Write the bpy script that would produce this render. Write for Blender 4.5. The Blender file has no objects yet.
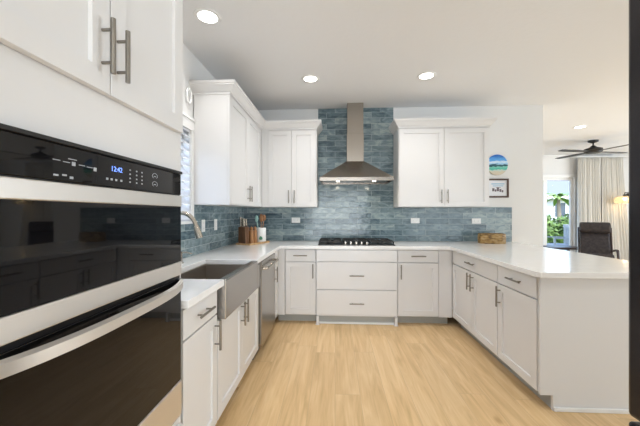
import bpy, bmesh, math, random
from mathutils import Vector, Matrix
R = math.radians
PI = math.pi
sc = bpy.context.scene
C = sc.collection
random.seed(7)

# ------------------------------------------------------------------ camera, world, sun, big lights, exposure
F_PX, DX, Y0, CAM_H = 297.0, 15.1, 213.0, 1.295
cd = bpy.data.cameras.new('camera')
cam = bpy.data.objects.new('camera', cd); C.objects.link(cam)
cam.location = (0, 0, CAM_H)
cam.rotation_euler = (R(90), 0, math.atan(DX / F_PX))
cd.sensor_width = 36; cd.lens = F_PX / 640 * 36
cd.clip_start = 0.02; cd.clip_end = 200
sc.camera = cam

sc.view_settings.view_transform = 'Standard'
sc.view_settings.look = 'None'
sc.view_settings.gamma = 1
sc.view_settings.use_curve_mapping = False
sc.view_settings.exposure = -0.06

w = bpy.data.worlds.new('sky'); sc.world = w; w.use_nodes = True
nt = w.node_tree; nt.nodes.clear()
so = nt.nodes.new('ShaderNodeOutputWorld'); bg = nt.nodes.new('ShaderNodeBackground')
sk = nt.nodes.new('ShaderNodeTexSky'); sk.sky_type = 'NISHITA'; sk.sun_disc = False
sk.sun_elevation = R(50); sk.sun_rotation = R(200)
nt.links.new(sk.outputs[0], bg.inputs[0]); nt.links.new(bg.outputs[0], so.inputs[0])
bg.inputs[1].default_value = 0.8

def light(name, kind, loc, rot, power, color=(1, 1, 1), size=None, size_y=None, shape=None, angle=None, spread=None):
    l = bpy.data.lights.new(name, kind); l.energy = power; l.color = color
    if kind == 'AREA':
        if shape: l.shape = shape
        if size: l.size = size
        if size_y: l.size_y = size_y
        if spread: l.spread = spread
    if angle is not None: l.angle = angle
    o = bpy.data.objects.new(name, l); C.objects.link(o)
    o.location = loc; o.rotation_euler = rot
    return o
light('sun', 'SUN', (0, -6, 12), (R(48), 0, R(14)), 3.6, (1, .95, .88), angle=R(.6))
DAY = (.80, .90, 1)
# added fill panels inside closed walls, behind the camera and at the living side
light('fill_rear', 'AREA', (0.1, -3.36, 1.12), (R(90), 0, 0), 116, (.83, .915, 1), 2.4, 1.9, 'RECTANGLE')
light('fill_side', 'AREA', (8.05, 3.2, 1.4), (R(90), 0, R(90)), 250, DAY, 5.0, 2.2, 'RECTANGLE')
light('fill_rear_right', 'AREA', (5.0, -3.36, 1.4), (R(90), 0, 0), 90, DAY, 4.5, 2.2, 'RECTANGLE')
light('daylight_sink_window', 'AREA', (-1.42, 2.03, 1.62), (R(90), 0, R(-90)), 3, DAY, .95, .78, 'RECTANGLE')

# ------------------------------------------------------------------ materials
def mat(name, col=(.8, .8, .8), rough=.5, metal=0, spec=.5, emit=None, estr=0, coat=0, alpha=1, trans=0, ior=1.45):
    m = bpy.data.materials.new(name); m.use_nodes = True
    b = m.node_tree.nodes['Principled BSDF']
    b.inputs['Base Color'].default_value = (*col, 1)
    b.inputs['Roughness'].default_value = rough
    b.inputs['Metallic'].default_value = metal
    b.inputs['Specular IOR Level'].default_value = spec
    b.inputs['Coat Weight'].default_value = coat
    b.inputs['Transmission Weight'].default_value = trans
    b.inputs['IOR'].default_value = ior
    b.inputs['Alpha'].default_value = alpha
    if emit:
        b.inputs['Emission Color'].default_value = (*emit, 1)
        b.inputs['Emission Strength'].default_value = estr
    return m
def nodes(m): return m.node_tree.nodes, m.node_tree.links, m.node_tree.nodes['Principled BSDF']
def noise_bump(m, scale, strength, dist=.002, stretch=(1, 1, 1)):
    n, l, b = nodes(m)
    tc = n.new('ShaderNodeTexCoord'); mp = n.new('ShaderNodeMapping'); mp.inputs['Scale'].default_value = stretch
    t = n.new('ShaderNodeTexNoise'); t.inputs['Scale'].default_value = scale; t.inputs['Detail'].default_value = 4
    bp = n.new('ShaderNodeBump'); bp.inputs['Strength'].default_value = strength; bp.inputs['Distance'].default_value = dist
    l.new(tc.outputs['Object'], mp.inputs[0]); l.new(mp.outputs[0], t.inputs[0])
    l.new(t.outputs[0], bp.inputs['Height']); l.new(bp.outputs[0], b.inputs['Normal'])
    return t, mp, bp
def noise_color(m, scale, c1, c2, stretch=(1, 1, 1), lo=.35, hi=.65, detail=4):
    n, l, b = nodes(m)
    tc = n.new('ShaderNodeTexCoord'); mp = n.new('ShaderNodeMapping'); mp.inputs['Scale'].default_value = stretch
    t = n.new('ShaderNodeTexNoise'); t.inputs['Scale'].default_value = scale; t.inputs['Detail'].default_value = detail
    r = n.new('ShaderNodeValToRGB'); r.color_ramp.elements[0].position = lo; r.color_ramp.elements[1].position = hi
    r.color_ramp.elements[0].color = (*c1, 1); r.color_ramp.elements[1].color = (*c2, 1)
    l.new(tc.outputs['Object'], mp.inputs[0]); l.new(mp.outputs[0], t.inputs[0]); l.new(t.outputs[0], r.inputs[0])
    l.new(r.outputs[0], b.inputs['Base Color'])
    return r

M = {}
M['cab'] = mat('white_cabinet_paint', (.765, .76, .755), .38)
M['toe'] = mat('toe_board_painted_shade', (.42, .42, .39), .5)  # white boards coloured grey: the shade of the recess is painted in
M['wall'] = mat('wall_paint', (.77, .77, .76), .7); noise_bump(M['wall'], 60, .12)
M['ceil'] = mat('ceiling_paint', (.84, .845, .85), .8); noise_bump(M['ceil'], 26, .35, .004)
M['trim'] = mat('white_trim_paint', (.86, .86, .85), .35)
M['quartz'] = mat('white_quartz', (.86, .855, .845), .14, coat=.2)
noise_color(M['quartz'], 14, (.87, .868, .86), (.905, .903, .897))
M['steel'] = mat('brushed_stainless', (.42, .40, .375), .27, 1); noise_bump(M['steel'], 40, .08, .001, (1, 1, 30))
M['hood'] = mat('warm_brushed_stainless', (.36, .325, .285), .27, 1); noise_bump(M['hood'], 40, .08, .001, (1, 1, 25))
M['steel_oven'] = mat('oven_stainless', (.72, .70, .67), .42, 1); noise_bump(M['steel_oven'], 30, .05, .001, (1, 20, 1))
M['sinksteel'] = mat('sink_stainless', (.45, .41, .37), .35, 1)
M['nickel'] = mat('brushed_nickel', (.27, .25, .22), .36, 1)
M['nickel_bright'] = mat('satin_nickel', (.50, .46, .40), .27, 1)
M['blackglass'] = mat('black_glass', (.004, .004, .005), .03, spec=.38)
M['black'] = mat('black_enamel', (.012, .012, .013), .28)
M['iron'] = mat('cast_iron', (.02, .02, .02), .5)
M['dark'] = mat('dark_gap', (.03, .03, .03), .6)
M['fridge'] = mat('black_stainless', (.035, .032, .034), .25, 1, )
M['fridge'].node_tree.nodes['Principled BSDF'].inputs['Metallic'].default_value = .6
M['plate'] = mat('outlet_plastic', (.88, .88, .86), .3)
M['slot'] = mat('outlet_slot', (.12, .12, .12), .5)
M['diffuser'] = mat('lamp_diffuser', (1, 1, 1), .5, emit=(1, .96, .9), estr=9)
M['hoodlamp'] = mat('hood_lamp', (1, 1, 1), .5, emit=(1, .9, .75), estr=9)
M['clock'] = mat('clock_digits', (.1, .2, .8), .5, emit=(.2, .35, 1), estr=1.6)
M['marks'] = mat('panel_markings', (.42, .44, .47), .5)
M['louver'] = mat('white_louver', (.74, .76, .80), .4)
M['glass'] = mat('window_glass', (1, 1, 1), 0, trans=1, ior=1.01)
M['crock'] = mat('white_ceramic', (.86, .86, .84), .2)
M['green'] = mat('green_emblem', (.05, .22, .12), .4)
M['teal'] = mat('teal_silicone', (.33, .55, .52), .4)
M['darkwood'] = mat('dark_walnut', (.10, .05, .025), .4); noise_color(M['darkwood'], 8, (.075, .035, .015), (.17, .08, .035), (4, 4, .6))
M['amberwood'] = mat('amber_wood', (.32, .15, .05), .3); noise_color(M['amberwood'], 10, (.26, .11, .035), (.42, .2, .07), (4, 4, .6))
M['spoonwood'] = mat('spoon_wood', (.32, .16, .07), .5); noise_color(M['spoonwood'], 12, (.24, .11, .045), (.4, .21, .1), (3, 3, .5))
M['traywood'] = mat('tray_wood', (.55, .36, .18), .45); noise_color(M['traywood'], 14, (.48, .29, .13), (.66, .44, .23), (1, 8, 1))
M['fabric'] = mat('dark_cushion', (.035, .027, .027), .75); noise_color(M['fabric'], 20, (.020, .015, .016), (.045, .035, .034))
M['chairwood'] = mat('dark_brown_frame', (.035, .02, .016), .4)
M['fan'] = mat('fan_black', (.018, .018, .018), .4)
M['blade'] = mat('fan_blade', (.07, .07, .072), .5)
M['brass'] = mat('dark_bronze', (.05, .04, .03), .35, .8)
M['shade'] = mat('amber_glass_shade', (.95, .82, .58), .15, alpha=.45)
M['bulb'] = mat('warm_bulb', (1, .8, .5), .5, emit=(1, .74, .4), estr=22)
M['foliage'] = mat('hedge_leaves', (.1, .2, .05), .6); noise_color(M['foliage'], 6, (.035, .09, .02), (.24, .38, .10))
M['palm'] = mat('palm_leaves', (.22, .35, .1), .6)
M['trunk'] = mat('palm_bark', (.25, .2, .15), .8)
M['house'] = mat('pale_siding', (.55, .57, .62), .7)
M['roof'] = mat('grey_shingles', (.22, .24, .28), .8)
M['hwin'] = mat('house_window_glass', (.06, .09, .13), .1)
M['lawn'] = mat('lawn', (.13, .2, .06), .9); noise_color(M['lawn'], 4, (.09, .15, .04), (.18, .26, .08))
M['paver'] = mat('patio_paving', (.5, .48, .45), .8)
M['patio'] = mat('blue_grey_wicker', (.34, .36, .38), .6)

def curtain_mat():
    m = mat('linen_curtain', (.62, .59, .53), .85)
    n, l, b = nodes(m)
    tc = n.new('ShaderNodeTexCoord'); mp = n.new('ShaderNodeMapping'); mp.inputs['Scale'].default_value = (200, 200, 4)
    t = n.new('ShaderNodeTexNoise'); t.inputs['Scale'].default_value = 1; r = n.new('ShaderNodeValToRGB')
    r.color_ramp.elements[0].color = (.68, .66, .61, 1); r.color_ramp.elements[1].color = (.80, .78, .73, 1)
    l.new(tc.outputs['Object'], mp.inputs[0]); l.new(mp.outputs[0], t.inputs[0]); l.new(t.outputs[0], r.inputs[0]); l.new(r.outputs[0], b.inputs['Base Color'])
    return m
M['curtain'] = curtain_mat()

def plank_mat():
    m = mat('pale_oak_planks', (.7, .5, .3), .36)
    n, l, b = nodes(m)
    tc = n.new('ShaderNodeTexCoord'); sx = n.new('ShaderNodeSeparateXYZ'); cx = n.new('ShaderNodeCombineXYZ')
    l.new(tc.outputs['Object'], sx.inputs[0]); 
    dv = n.new('ShaderNodeMath'); dv.operation = 'DIVIDE'; dv.inputs[1].default_value = .178; l.new(sx.outputs['X'], dv.inputs[0])
    fl = n.new('ShaderNodeMath'); fl.operation = 'FLOOR'; l.new(dv.outputs[0], fl.inputs[0])
    wn_ = n.new('ShaderNodeTexWhiteNoise'); wn_.noise_dimensions = '1D'; l.new(fl.outputs[0], wn_.inputs['W'])
    sh = n.new('ShaderNodeMath'); sh.operation = 'MULTIPLY_ADD'; sh.inputs[1].default_value = 1.5; l.new(wn_.outputs['Value'], sh.inputs[0]); l.new(sx.outputs['Y'], sh.inputs[2])
    l.new(sh.outputs[0], cx.inputs['X']); l.new(sx.outputs['X'], cx.inputs['Y'])
    br = n.new('ShaderNodeTexBrick'); br.offset = 0; br.offset_frequency = 2
    for k, v in (('Color1', (0, 0, 0, 1)), ('Color2', (1, 1, 1, 1)), ('Mortar', (.5, .5, .5, 1)), ('Scale', 1), ('Mortar Size', .0011), ('Mortar Smooth', .1), ('Bias', 0), ('Brick Width', 1.5), ('Row Height', .178)):
        br.inputs[k].default_value = v
    l.new(cx.outputs[0], br.inputs['Vector'])
    # per-plank offset so the grain breaks at each board
    add = n.new('ShaderNodeVectorMath'); add.operation = 'MULTIPLY_ADD'; add.inputs[1].default_value = (7, 3, 5)
    l.new(br.outputs['Color'], add.inputs[0]); l.new(tc.outputs['Object'], add.inputs[2])
    mp = n.new('ShaderNodeMapping'); mp.inputs['Scale'].default_value = (9, .9, 1); l.new(add.outputs[0], mp.inputs[0])
    t = n.new('ShaderNodeTexNoise'); t.inputs['Scale'].default_value = 1.6; t.inputs['Detail'].default_value = 6; t.inputs['Distortion'].default_value = 1.2
    l.new(mp.outputs[0], t.inputs[0])
    mp2 = n.new('ShaderNodeMapping'); mp2.inputs['Scale'].default_value = (60, 2.5, 1); l.new(add.outputs[0], mp2.inputs[0])
    t2 = n.new('ShaderNodeTexNoise'); t2.inputs['Scale'].default_value = 1.5; t2.inputs['Detail'].default_value = 3; l.new(mp2.outputs[0], t2.inputs[0])
    r = n.new('ShaderNodeValToRGB'); e = r.color_ramp.elements
    e[0].position = .28; e[0].color = FLOOR_DK; e[1].position = .68; e[1].color = FLOOR_LT
    x = e.new(.48); x.color = FLOOR_MD
    mx = n.new('ShaderNodeMath'); mx.operation = 'MULTIPLY_ADD'; mx.inputs[1].default_value = .25; l.new(t2.outputs[0], mx.inputs[0])
    m2 = n.new('ShaderNodeMath'); m2.operation = 'MULTIPLY'; m2.inputs[1].default_value = .75; l.new(t.outputs[0], m2.inputs[0]); l.new(m2.outputs[0], mx.inputs[2])
    l.new(mx.outputs[0], r.inputs[0])
    hsv = n.new('ShaderNodeHueSaturation'); l.new(r.outputs[0], hsv.inputs['Color'])
    mr = n.new('ShaderNodeMapRange'); mr.inputs['To Min'].default_value = .96; mr.inputs['To Max'].default_value = 1.03
    l.new(br.outputs['Color'], mr.inputs[0]); l.new(mr.outputs[0], hsv.inputs['Value'])
    # knots
    vo = n.new('ShaderNodeTexVoronoi'); vo.inputs['Scale'].default_value = 1.5; mp3 = n.new('ShaderNodeMapping'); mp3.inputs['Scale'].default_value = (1.6, .9, 1)
    l.new(add.outputs[0], mp3.inputs[0]); l.new(mp3.outputs[0], vo.inputs['Vector'])
    kr = n.new('ShaderNodeValToRGB'); kr.color_ramp.elements[0].position = .01; kr.color_ramp.elements[1].position = .07
    kr.color_ramp.elements[0].color = (.62, .5, .4, 1); kr.color_ramp.elements[1].color = (1, 1, 1, 1); l.new(vo.outputs['Distance'], kr.inputs[0])
    mk = n.new('ShaderNodeMixRGB'); mk.blend_type = 'MULTIPLY'; mk.inputs[0].default_value = 1; l.new(hsv.outputs[0], mk.inputs[1]); l.new(kr.outputs[0], mk.inputs[2])
    mm = n.new('ShaderNodeMixRGB'); l.new(br.outputs['Fac'], mm.inputs[0]); l.new(mk.outputs[0], mm.inputs[1]); mm.inputs[2].default_value = (.52, .36, .20, 1)
    l.new(mm.outputs[0], b.inputs['Base Color'])
    return m
FLOOR_DK, FLOOR_MD, FLOOR_LT = (.56, .37, .17, 1), (.72, .495, .255, 1), (.82, .605, .35, 1)
M['floor'] = plank_mat()

def tile_mat(name, swap):
    m = mat(name, (.2, .3, .35), .12)
    n, l, b = nodes(m)
    tc = n.new('ShaderNodeTexCoord'); sx = n.new('ShaderNodeSeparateXYZ'); cx = n.new('ShaderNodeCombineXYZ')
    l.new(tc.outputs['Object'], sx.inputs[0]); l.new(sx.outputs['Y' if swap else 'X'], cx.inputs['X'])
    zs = n.new('ShaderNodeMath'); zs.operation = 'SUBTRACT'; zs.inputs[1].default_value = .914; l.new(sx.outputs['Z'], zs.inputs[0]); l.new(zs.outputs[0], cx.inputs['Y'])
    br = n.new('ShaderNodeTexBrick'); br.offset = .38; br.offset_frequency = 2
    for k, v in (('Color1', (0, 0, 0, 1)), ('Color2', (1, 1, 1, 1)), ('Mortar', (.5, .5, .5, 1)), ('Scale', 1), ('Mortar Size', .002), ('Mortar Smooth', .1), ('Bias', 0), ('Brick Width', .305), ('Row Height', .0762)):
        br.inputs[k].default_value = v
    l.new(cx.outputs[0], br.inputs['Vector'])
    r = n.new('ShaderNodeValToRGB'); e = r.color_ramp.elements
    e[0].position = 0; e[0].color = (.066, .105, .130, 1); e[1].position = 1; e[1].color = (.38, .45, .45, 1)
    for p, c in ((.3, (.13, .188, .215, 1)), (.55, (.192, .258, .282, 1)), (.8, (.285, .362, .375, 1))):
        x = e.new(p); x.color = c
    t = n.new('ShaderNodeTexNoise'); t.inputs['Scale'].default_value = 9; t.inputs['Detail'].default_value = 5; t.inputs['Distortion'].default_value = 1
    ofs = n.new('ShaderNodeVectorMath'); ofs.operation = 'MULTIPLY_ADD'; ofs.inputs[1].default_value = (5, 9, 3)
    l.new(br.outputs['Color'], ofs.inputs[0]); l.new(cx.outputs[0], ofs.inputs[2])
    st = n.new('ShaderNodeMapping'); st.inputs['Scale'].default_value = (1, 2.2, 1); l.new(ofs.outputs[0], st.inputs[0]); l.new(st.outputs[0], t.inputs[0])
    mx = n.new('ShaderNodeMath'); mx.operation = 'MULTIPLY_ADD'; mx.inputs[1].default_value = .62; l.new(br.outputs['Color'], mx.inputs[0])
    m2 = n.new('ShaderNodeMapRange'); m2.inputs['From Min'].default_value = .25; m2.inputs['From Max'].default_value = .75; m2.inputs['To Min'].default_value = -.22; m2.inputs['To Max'].default_value = .60
    l.new(t.outputs[0], m2.inputs[0]); l.new(m2.outputs[0], mx.inputs[2]); l.new(mx.outputs[0], r.inputs[0])
    mm = n.new('ShaderNodeMixRGB'); l.new(br.outputs['Fac'], mm.inputs[0]); l.new(r.outputs[0], mm.inputs[1]); mm.inputs[2].default_value = (.42, .48, .49, 1)
    l.new(mm.outputs[0], b.inputs['Base Color'])
    rr = n.new('ShaderNodeMapRange'); rr.inputs['To Min'].default_value = .13; rr.inputs['To Max'].default_value = .7; l.new(br.outputs['Fac'], rr.inputs[0]); l.new(rr.outputs[0], b.inputs['Roughness'])
    wv = n.new('ShaderNodeTexNoise'); wv.inputs['Scale'].default_value = 14; wv.inputs['Detail'].default_value = 2; l.new(ofs.outputs[0], wv.inputs[0])
    sb = n.new('ShaderNodeMath'); sb.operation = 'MULTIPLY_ADD'; sb.inputs[1].default_value = -.6; l.new(br.outputs['Fac'], sb.inputs[0]); l.new(wv.outputs[0], sb.inputs[2])
    bp = n.new('ShaderNodeBump'); bp.inputs['Strength'].default_value = .55; bp.inputs['Distance'].default_value = .004
    l.new(sb.outputs[0], bp.inputs['Height']); l.new(bp.outputs[0], b.inputs['Normal'])
    return m
M['tile'] = tile_mat('blue_glazed_tile', False)
M['tileL'] = tile_mat('blue_glazed_tile_side', True)

# ------------------------------------------------------------------ mesh helpers (geometry is written in world coordinates)
def NB(): return bmesh.new()
def box(bm, x0, x1, y0, y1, z0, z1):
    x0, x1 = min(x0, x1), max(x0, x1); y0, y1 = min(y0, y1), max(y0, y1); z0, z1 = min(z0, z1), max(z0, z1)
    v = [bm.verts.new(p) for p in ((x0, y0, z0), (x1, y0, z0), (x1, y1, z0), (x0, y1, z0), (x0, y0, z1), (x1, y0, z1), (x1, y1, z1), (x0, y1, z1))]
    for f in ((0, 3, 2, 1), (4, 5, 6, 7), (0, 1, 5, 4), (1, 2, 6, 5), (2, 3, 7, 6), (3, 0, 4, 7)):
        bm.faces.new([v[i] for i in f])
    return v
def prism(bm, pts, axis, a, b):
    """polygon pts (2-D) extruded along axis from a to b; 2-D axes are the other two in x,y,z order"""
    def P(p, t):
        if axis == 'z': return (p[0], p[1], t)
        if axis == 'y': return (p[0], t, p[1])
        return (t, p[0], p[1])
    va = [bm.verts.new(P(p, a)) for p in pts]; vb = [bm.verts.new(P(p, b)) for p in pts]
    n = len(pts)
    bm.faces.new(va); bm.faces.new(vb[::-1])
    for i in range(n):
        bm.faces.new((va[i], va[(i + 1) % n], vb[(i + 1) % n], vb[i]))
def tube(bm, path, r, seg=12, cap=True):
    path = [Vector(p) for p in path]; rings = []
    rr = r if isinstance(r, (list, tuple)) else [r] * len(path)
    up = None
    for i, p in enumerate(path):
        d = (path[min(i + 1, len(path) - 1)] - path[max(i - 1, 0)]).normalized()
        if up is None:
            up = Vector((0, 0, 1)) if abs(d.z) < .9 else Vector((1, 0, 0))
        s = d.cross(up).normalized(); u = s.cross(d).normalized(); up = u
        rings.append([bm.verts.new(p + (s * math.cos(2 * PI * k / seg) + u * math.sin(2 * PI * k / seg)) * rr[i]) for k in range(seg)])
    for a, b in zip(rings, rings[1:]):
        for k in range(seg):
            bm.faces.new((a[k], a[(k + 1) % seg], b[(k + 1) % seg], b[k]))
    if cap:
        bm.faces.new(rings[0][::-1]); bm.faces.new(rings[-1])
def lathe(bm, cx, cy, prof, seg=24, axis='z', base=0):
    """prof: (radius, height) list; closed ends when radius is 0"""
    rings = []
    for r, h in prof:
        if r <= 1e-6:
            ring = [(0, 0, h)]
        else:
            ring = [(r * math.cos(2 * PI * k / seg), r * math.sin(2 * PI * k / seg), h) for k in range(seg)]
        out = []
        for a, b, c in ring:
            if axis == 'z': p = (cx + a, cy + b, base + c)
            elif axis == 'y': p = (cx + a, base + c, cy + b)
            else: p = (base + c, cx + a, cy + b)
            out.append(bm.verts.new(p))
        rings.append(out)
    for a, b in zip(rings, rings[1:]):
        if len(a) == 1 and len(b) == 1: continue
        for k in range(seg):
            k2 = (k + 1) % seg
            if len(a) == 1: bm.faces.new((a[0], b[k], b[k2]))
            elif len(b) == 1: bm.faces.new((a[k], a[k2], b[0]))
            else: bm.faces.new((a[k], a[k2], b[k2], b[k]))
def rotz(bm, ang, c, verts=None):
    bmesh.ops.rotate(bm, verts=verts or bm.verts[:], cent=c, matrix=Matrix.Rotation(ang, 3, 'Z'))
def root_of(o):
    while o.parent: o = o.parent
    return o
def obj(name, bm, m, parent=None, bevel=0, smooth=False, loc=None, label=None):
    bmesh.ops.recalc_face_normals(bm, faces=bm.faces[:])
    if parent is not None:
        base = Vector(root_of(parent).location)
    else:
        base = Vector(loc) if loc is not None else Vector((0, 0, 0))
    if base.length: bmesh.ops.translate(bm, verts=bm.verts[:], vec=-base)
    me = bpy.data.meshes.new(name); bm.to_mesh(me); bm.free()
    me.materials.append(m)
    if smooth:
        for p in me.polygons: p.use_smooth = True
    o = bpy.data.objects.new(name, me); C.objects.link(o)
    if parent is not None: o.parent = parent
    else: o.location = base
    if bevel:
        b = o.modifiers.new('bevel', 'BEVEL'); b.width = bevel; b.segments = 2; b.limit_method = 'ANGLE'; b.angle_limit = R(40)
    if smooth:
        pass
    if label: o['label'] = label
    return o
def thing(name, label, cat, loc=(0, 0, 0), group=None):
    o = bpy.data.objects.new(name, None); C.objects.link(o); o.location = loc
    o.empty_display_size = .1
    o['label'] = label; o['category'] = cat
    if group: o['group'] = group
    return o
def tag(o, label, cat, group=None, kind=None):
    o['label'] = label; o['category'] = cat
    if group: o['group'] = group
    if kind: o['kind'] = kind
    return o
def struct(name, bm, m, label=None, bevel=0, cat=None, parent=None):
    o = obj(name, bm, m, parent, bevel)
    if parent is None: o['kind'] = 'structure'
    if label: o['label'] = label
    if cat: o['category'] = cat
    return o
def autosmooth(o, ang=40):
    me = o.data
    for p in me.polygons: p.use_smooth = True
    bm = bmesh.new(); bm.from_mesh(me)
    for e in bm.edges:
        if len(e.link_faces) == 2 and e.calc_face_angle(0) > R(ang): e.smooth = False
    bm.to_mesh(me); bm.free()
    return o
def dup(o, delta, label=None):
    """copy a thing with its parts and sub-parts, moved by delta"""
    def cp(src, par):
        c = src.copy(); C.objects.link(c)
        if par is not None: c.parent = par
        for ch in [x for x in allobj if x.parent == src]: cp(ch, c)
        return c
    allobj = list(C.objects)
    c = cp(o, None); c.location = Vector(o.location) + Vector(delta)
    if label: c['label'] = label
    return c

# ------------------------------------------------------------------ room shell
CE = 2.725
XL, YB = -1.275, 4.08
b = NB(); box(b, XL - .15, 8.25, -3.6, 7.8, -.1, 0); struct('floor', b, M['floor'], 'pale oak plank floor running away from the camera', cat='floor')
b = NB(); box(b, XL - .15, 8.25, -3.6, 7.8, CE, CE + .12); struct('ceiling', b, M['ceil'], 'flat white textured ceiling over kitchen and living area', cat='ceiling')
# left wall with the sink window opening
WY0, WY1, WZ0, WZ1 = 1.56, 2.555, 1.225, 2.02
b = NB()
box(b, XL - .12, XL, -3.5, WY0, 0, CE); box(b, XL - .12, XL, WY1, YB + .12, 0, CE)
box(b, XL - .12, XL, WY0, WY1, 0, WZ0); box(b, XL - .12, XL, WY0, WY1, WZ1, CE)
struct('wall_left', b, M['wall'], 'pale grey left wall with the sink window', cat='wall')
b = NB(); box(b, XL, 2.752, YB, YB + .12, 0, CE); struct('wall_back', b, M['wall'], 'pale grey back wall behind the range hood', cat='wall')
b = NB(); box(b, XL - .12, 8.2, -3.52, -3.4, 0, CE); struct('wall_rear', b, M['wall'], 'wall behind the camera', cat='wall')
b = NB(); box(b, 8.08, 8.2, -3.4, 7.72, 0, CE); struct('wall_right', b, M['wall'], 'right wall of the living area', cat='wall')
b = NB(); box(b, 2.63, 2.752, YB + .12, 7.6, 0, CE); struct('wall_side', b, M['wall'], 'living area side wall', cat='wall')
DX0, DX1, DZ1 = 4.62, 5.86, 2.16
b = NB(); box(b, 2.63, DX0, 7.6, 7.72, 0, CE); box(b, DX1, 8.08, 7.6, 7.72, 0, CE); box(b, DX0, DX1, 7.6, 7.72, DZ1, CE)
struct('wall_far', b, M['wall'], 'far wall of the living area with the patio door', cat='wall')
b = NB(); box(b, 1.62, 1.74, -3.4, .866, 0, CE); struct('wall_partition', b, M['wall'], 'short partition behind the refrigerator', cat='wall')
b = NB(); box(b, 2.752, DX0 - .08, 7.585, 7.6, 0, .12); box(b, DX1 + .08, 8.08, 7.585, 7.6, 0, .12); struct('baseboard_far', b, M['trim'])
# tile
b = NB(); tk = .009
box(b, XL + tk, 2.346, YB - tk, YB, .914, 1.372)
box(b, -.232, .788, YB - tk, YB, 1.372, CE)
struct('trim_1', b, M['tile'], 'glazed blue tile backsplash on the back wall rising behind the hood', cat='backsplash')
b = NB(); box(b, XL, XL + tk, 1.27, YB, .914, 1.20); box(b, XL, XL + tk, 2.60, YB, 1.20, 1.372)
struct('trim_2', b, M['tileL'], 'glazed blue tile backsplash on the left wall under the window', cat='backsplash')
# window over sink
b = NB(); cw = .085
box(b, XL, XL + .016, WY1, WY1 + .043, WZ0, WZ1 + cw); box(b, XL, XL + .016, WY0 - cw, WY0, WZ0, WZ1 + cw)
box(b, XL, XL + .020, WY0 - cw, WY1 + .043, WZ1, WZ1 + cw); box(b, XL, XL + .03, WY0 - cw - .01, WY1 + .043, WZ1 + cw, WZ1 + cw + .022)
wn = struct('window_1', b, M['trim'], 'white-cased window over the sink', .002, cat='window')
b = NB(); box(b, XL - .02, XL + .045, WY0 - cw, WY1 + .043, WZ0 - .022, WZ0); obj('window_sill', b, M['trim'], wn, .003)
b = NB()
for a0, a1 in ((WY0, WY0 + .04), (WY1 - .04, WY1), (2.01, 2.05)): box(b, XL - .11, XL - .075, a0, a1, WZ0 + .04, WZ1 - .04)
box(b, XL - .11, XL - .075, WY0, WY1, WZ0, WZ0 + .04); box(b, XL - .11, XL - .075, WY0, WY1, WZ1 - .04, WZ1)
obj('window_frame', b, M['trim'], wn)
b = NB(); box(b, XL - .097, XL - .092, WY0 + .04, WY1 - .04, WZ0 + .04, WZ1 - .04); obj('window_pane', b, M['glass'], wn)
t = thing('window_blind', 'white louvred blind filling the window over the sink', 'blind', (XL - .04, 2.03, WZ0))
b = NB()
n = 12
for i in range(n):
    z = WZ0 + .045 + i * (WZ1 - WZ0 - .09) / (n - 1)
    v = box(b, XL - .0165, XL - .0135, WY0 + .022, WY1 - .022, z - .044, z + .044)
    bmesh.ops.rotate(b, verts=v, cent=(XL - .015, 0, z), matrix=Matrix.Rotation(R(-48), 3, 'Y'))
obj('louver_slats', b, M['louver'], t)
b = NB()
for a0, a1 in ((WY0 + .003, WY0 + .02), (WY1 - .02, WY1 - .003)): box(b, XL - .045, XL + .004, a0, a1, WZ0 + .003, WZ1 - .003)
box(b, XL - .045, XL + .004, WY0 + .02, WY1 - .02, WZ0 + .003, WZ0 + .018); box(b, XL - .045, XL + .004, WY0 + .02, WY1 - .02, WZ1 - .018, WZ1 - .003)
obj('blind_frame', b, M['louver'], t, .002)
# patio door
b = NB()
for a0, a1 in ((DX0 - .08, DX0), (DX1, DX1 + .08)): box(b, a0, a1, 7.58, 7.6, 0, DZ1 + .08)
box(b, DX0, DX1, 7.58, 7.6, DZ1, DZ1 + .08)
dr = struct('door_1', b, M['trim'], 'white-framed glass patio door in the far wall', .002, cat='door')
b = NB()
for a0, a1 in ((DX0, DX0 + .06), (DX1 - .06, DX1), (5.16, 5.24)): box(b, a0, a1, 7.63, 7.68, .12, DZ1 - .06)
box(b, DX0, DX1, 7.63, 7.68, .02, .12); box(b, DX0, DX1, 7.63, 7.68, DZ1 - .06, DZ1)
obj('door_frame', b, M['trim'], dr, .002)
b = NB(); box(b, DX0 + .06, DX1 - .06, 7.652, 7.658, .12, DZ1 - .06); obj('door_pane', b, M['glass'], dr)
b = NB(); box(b, DX0, DX1, 7.6, 7.72, 0, .02); obj('threshold', b, M['trim'], dr)

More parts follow.
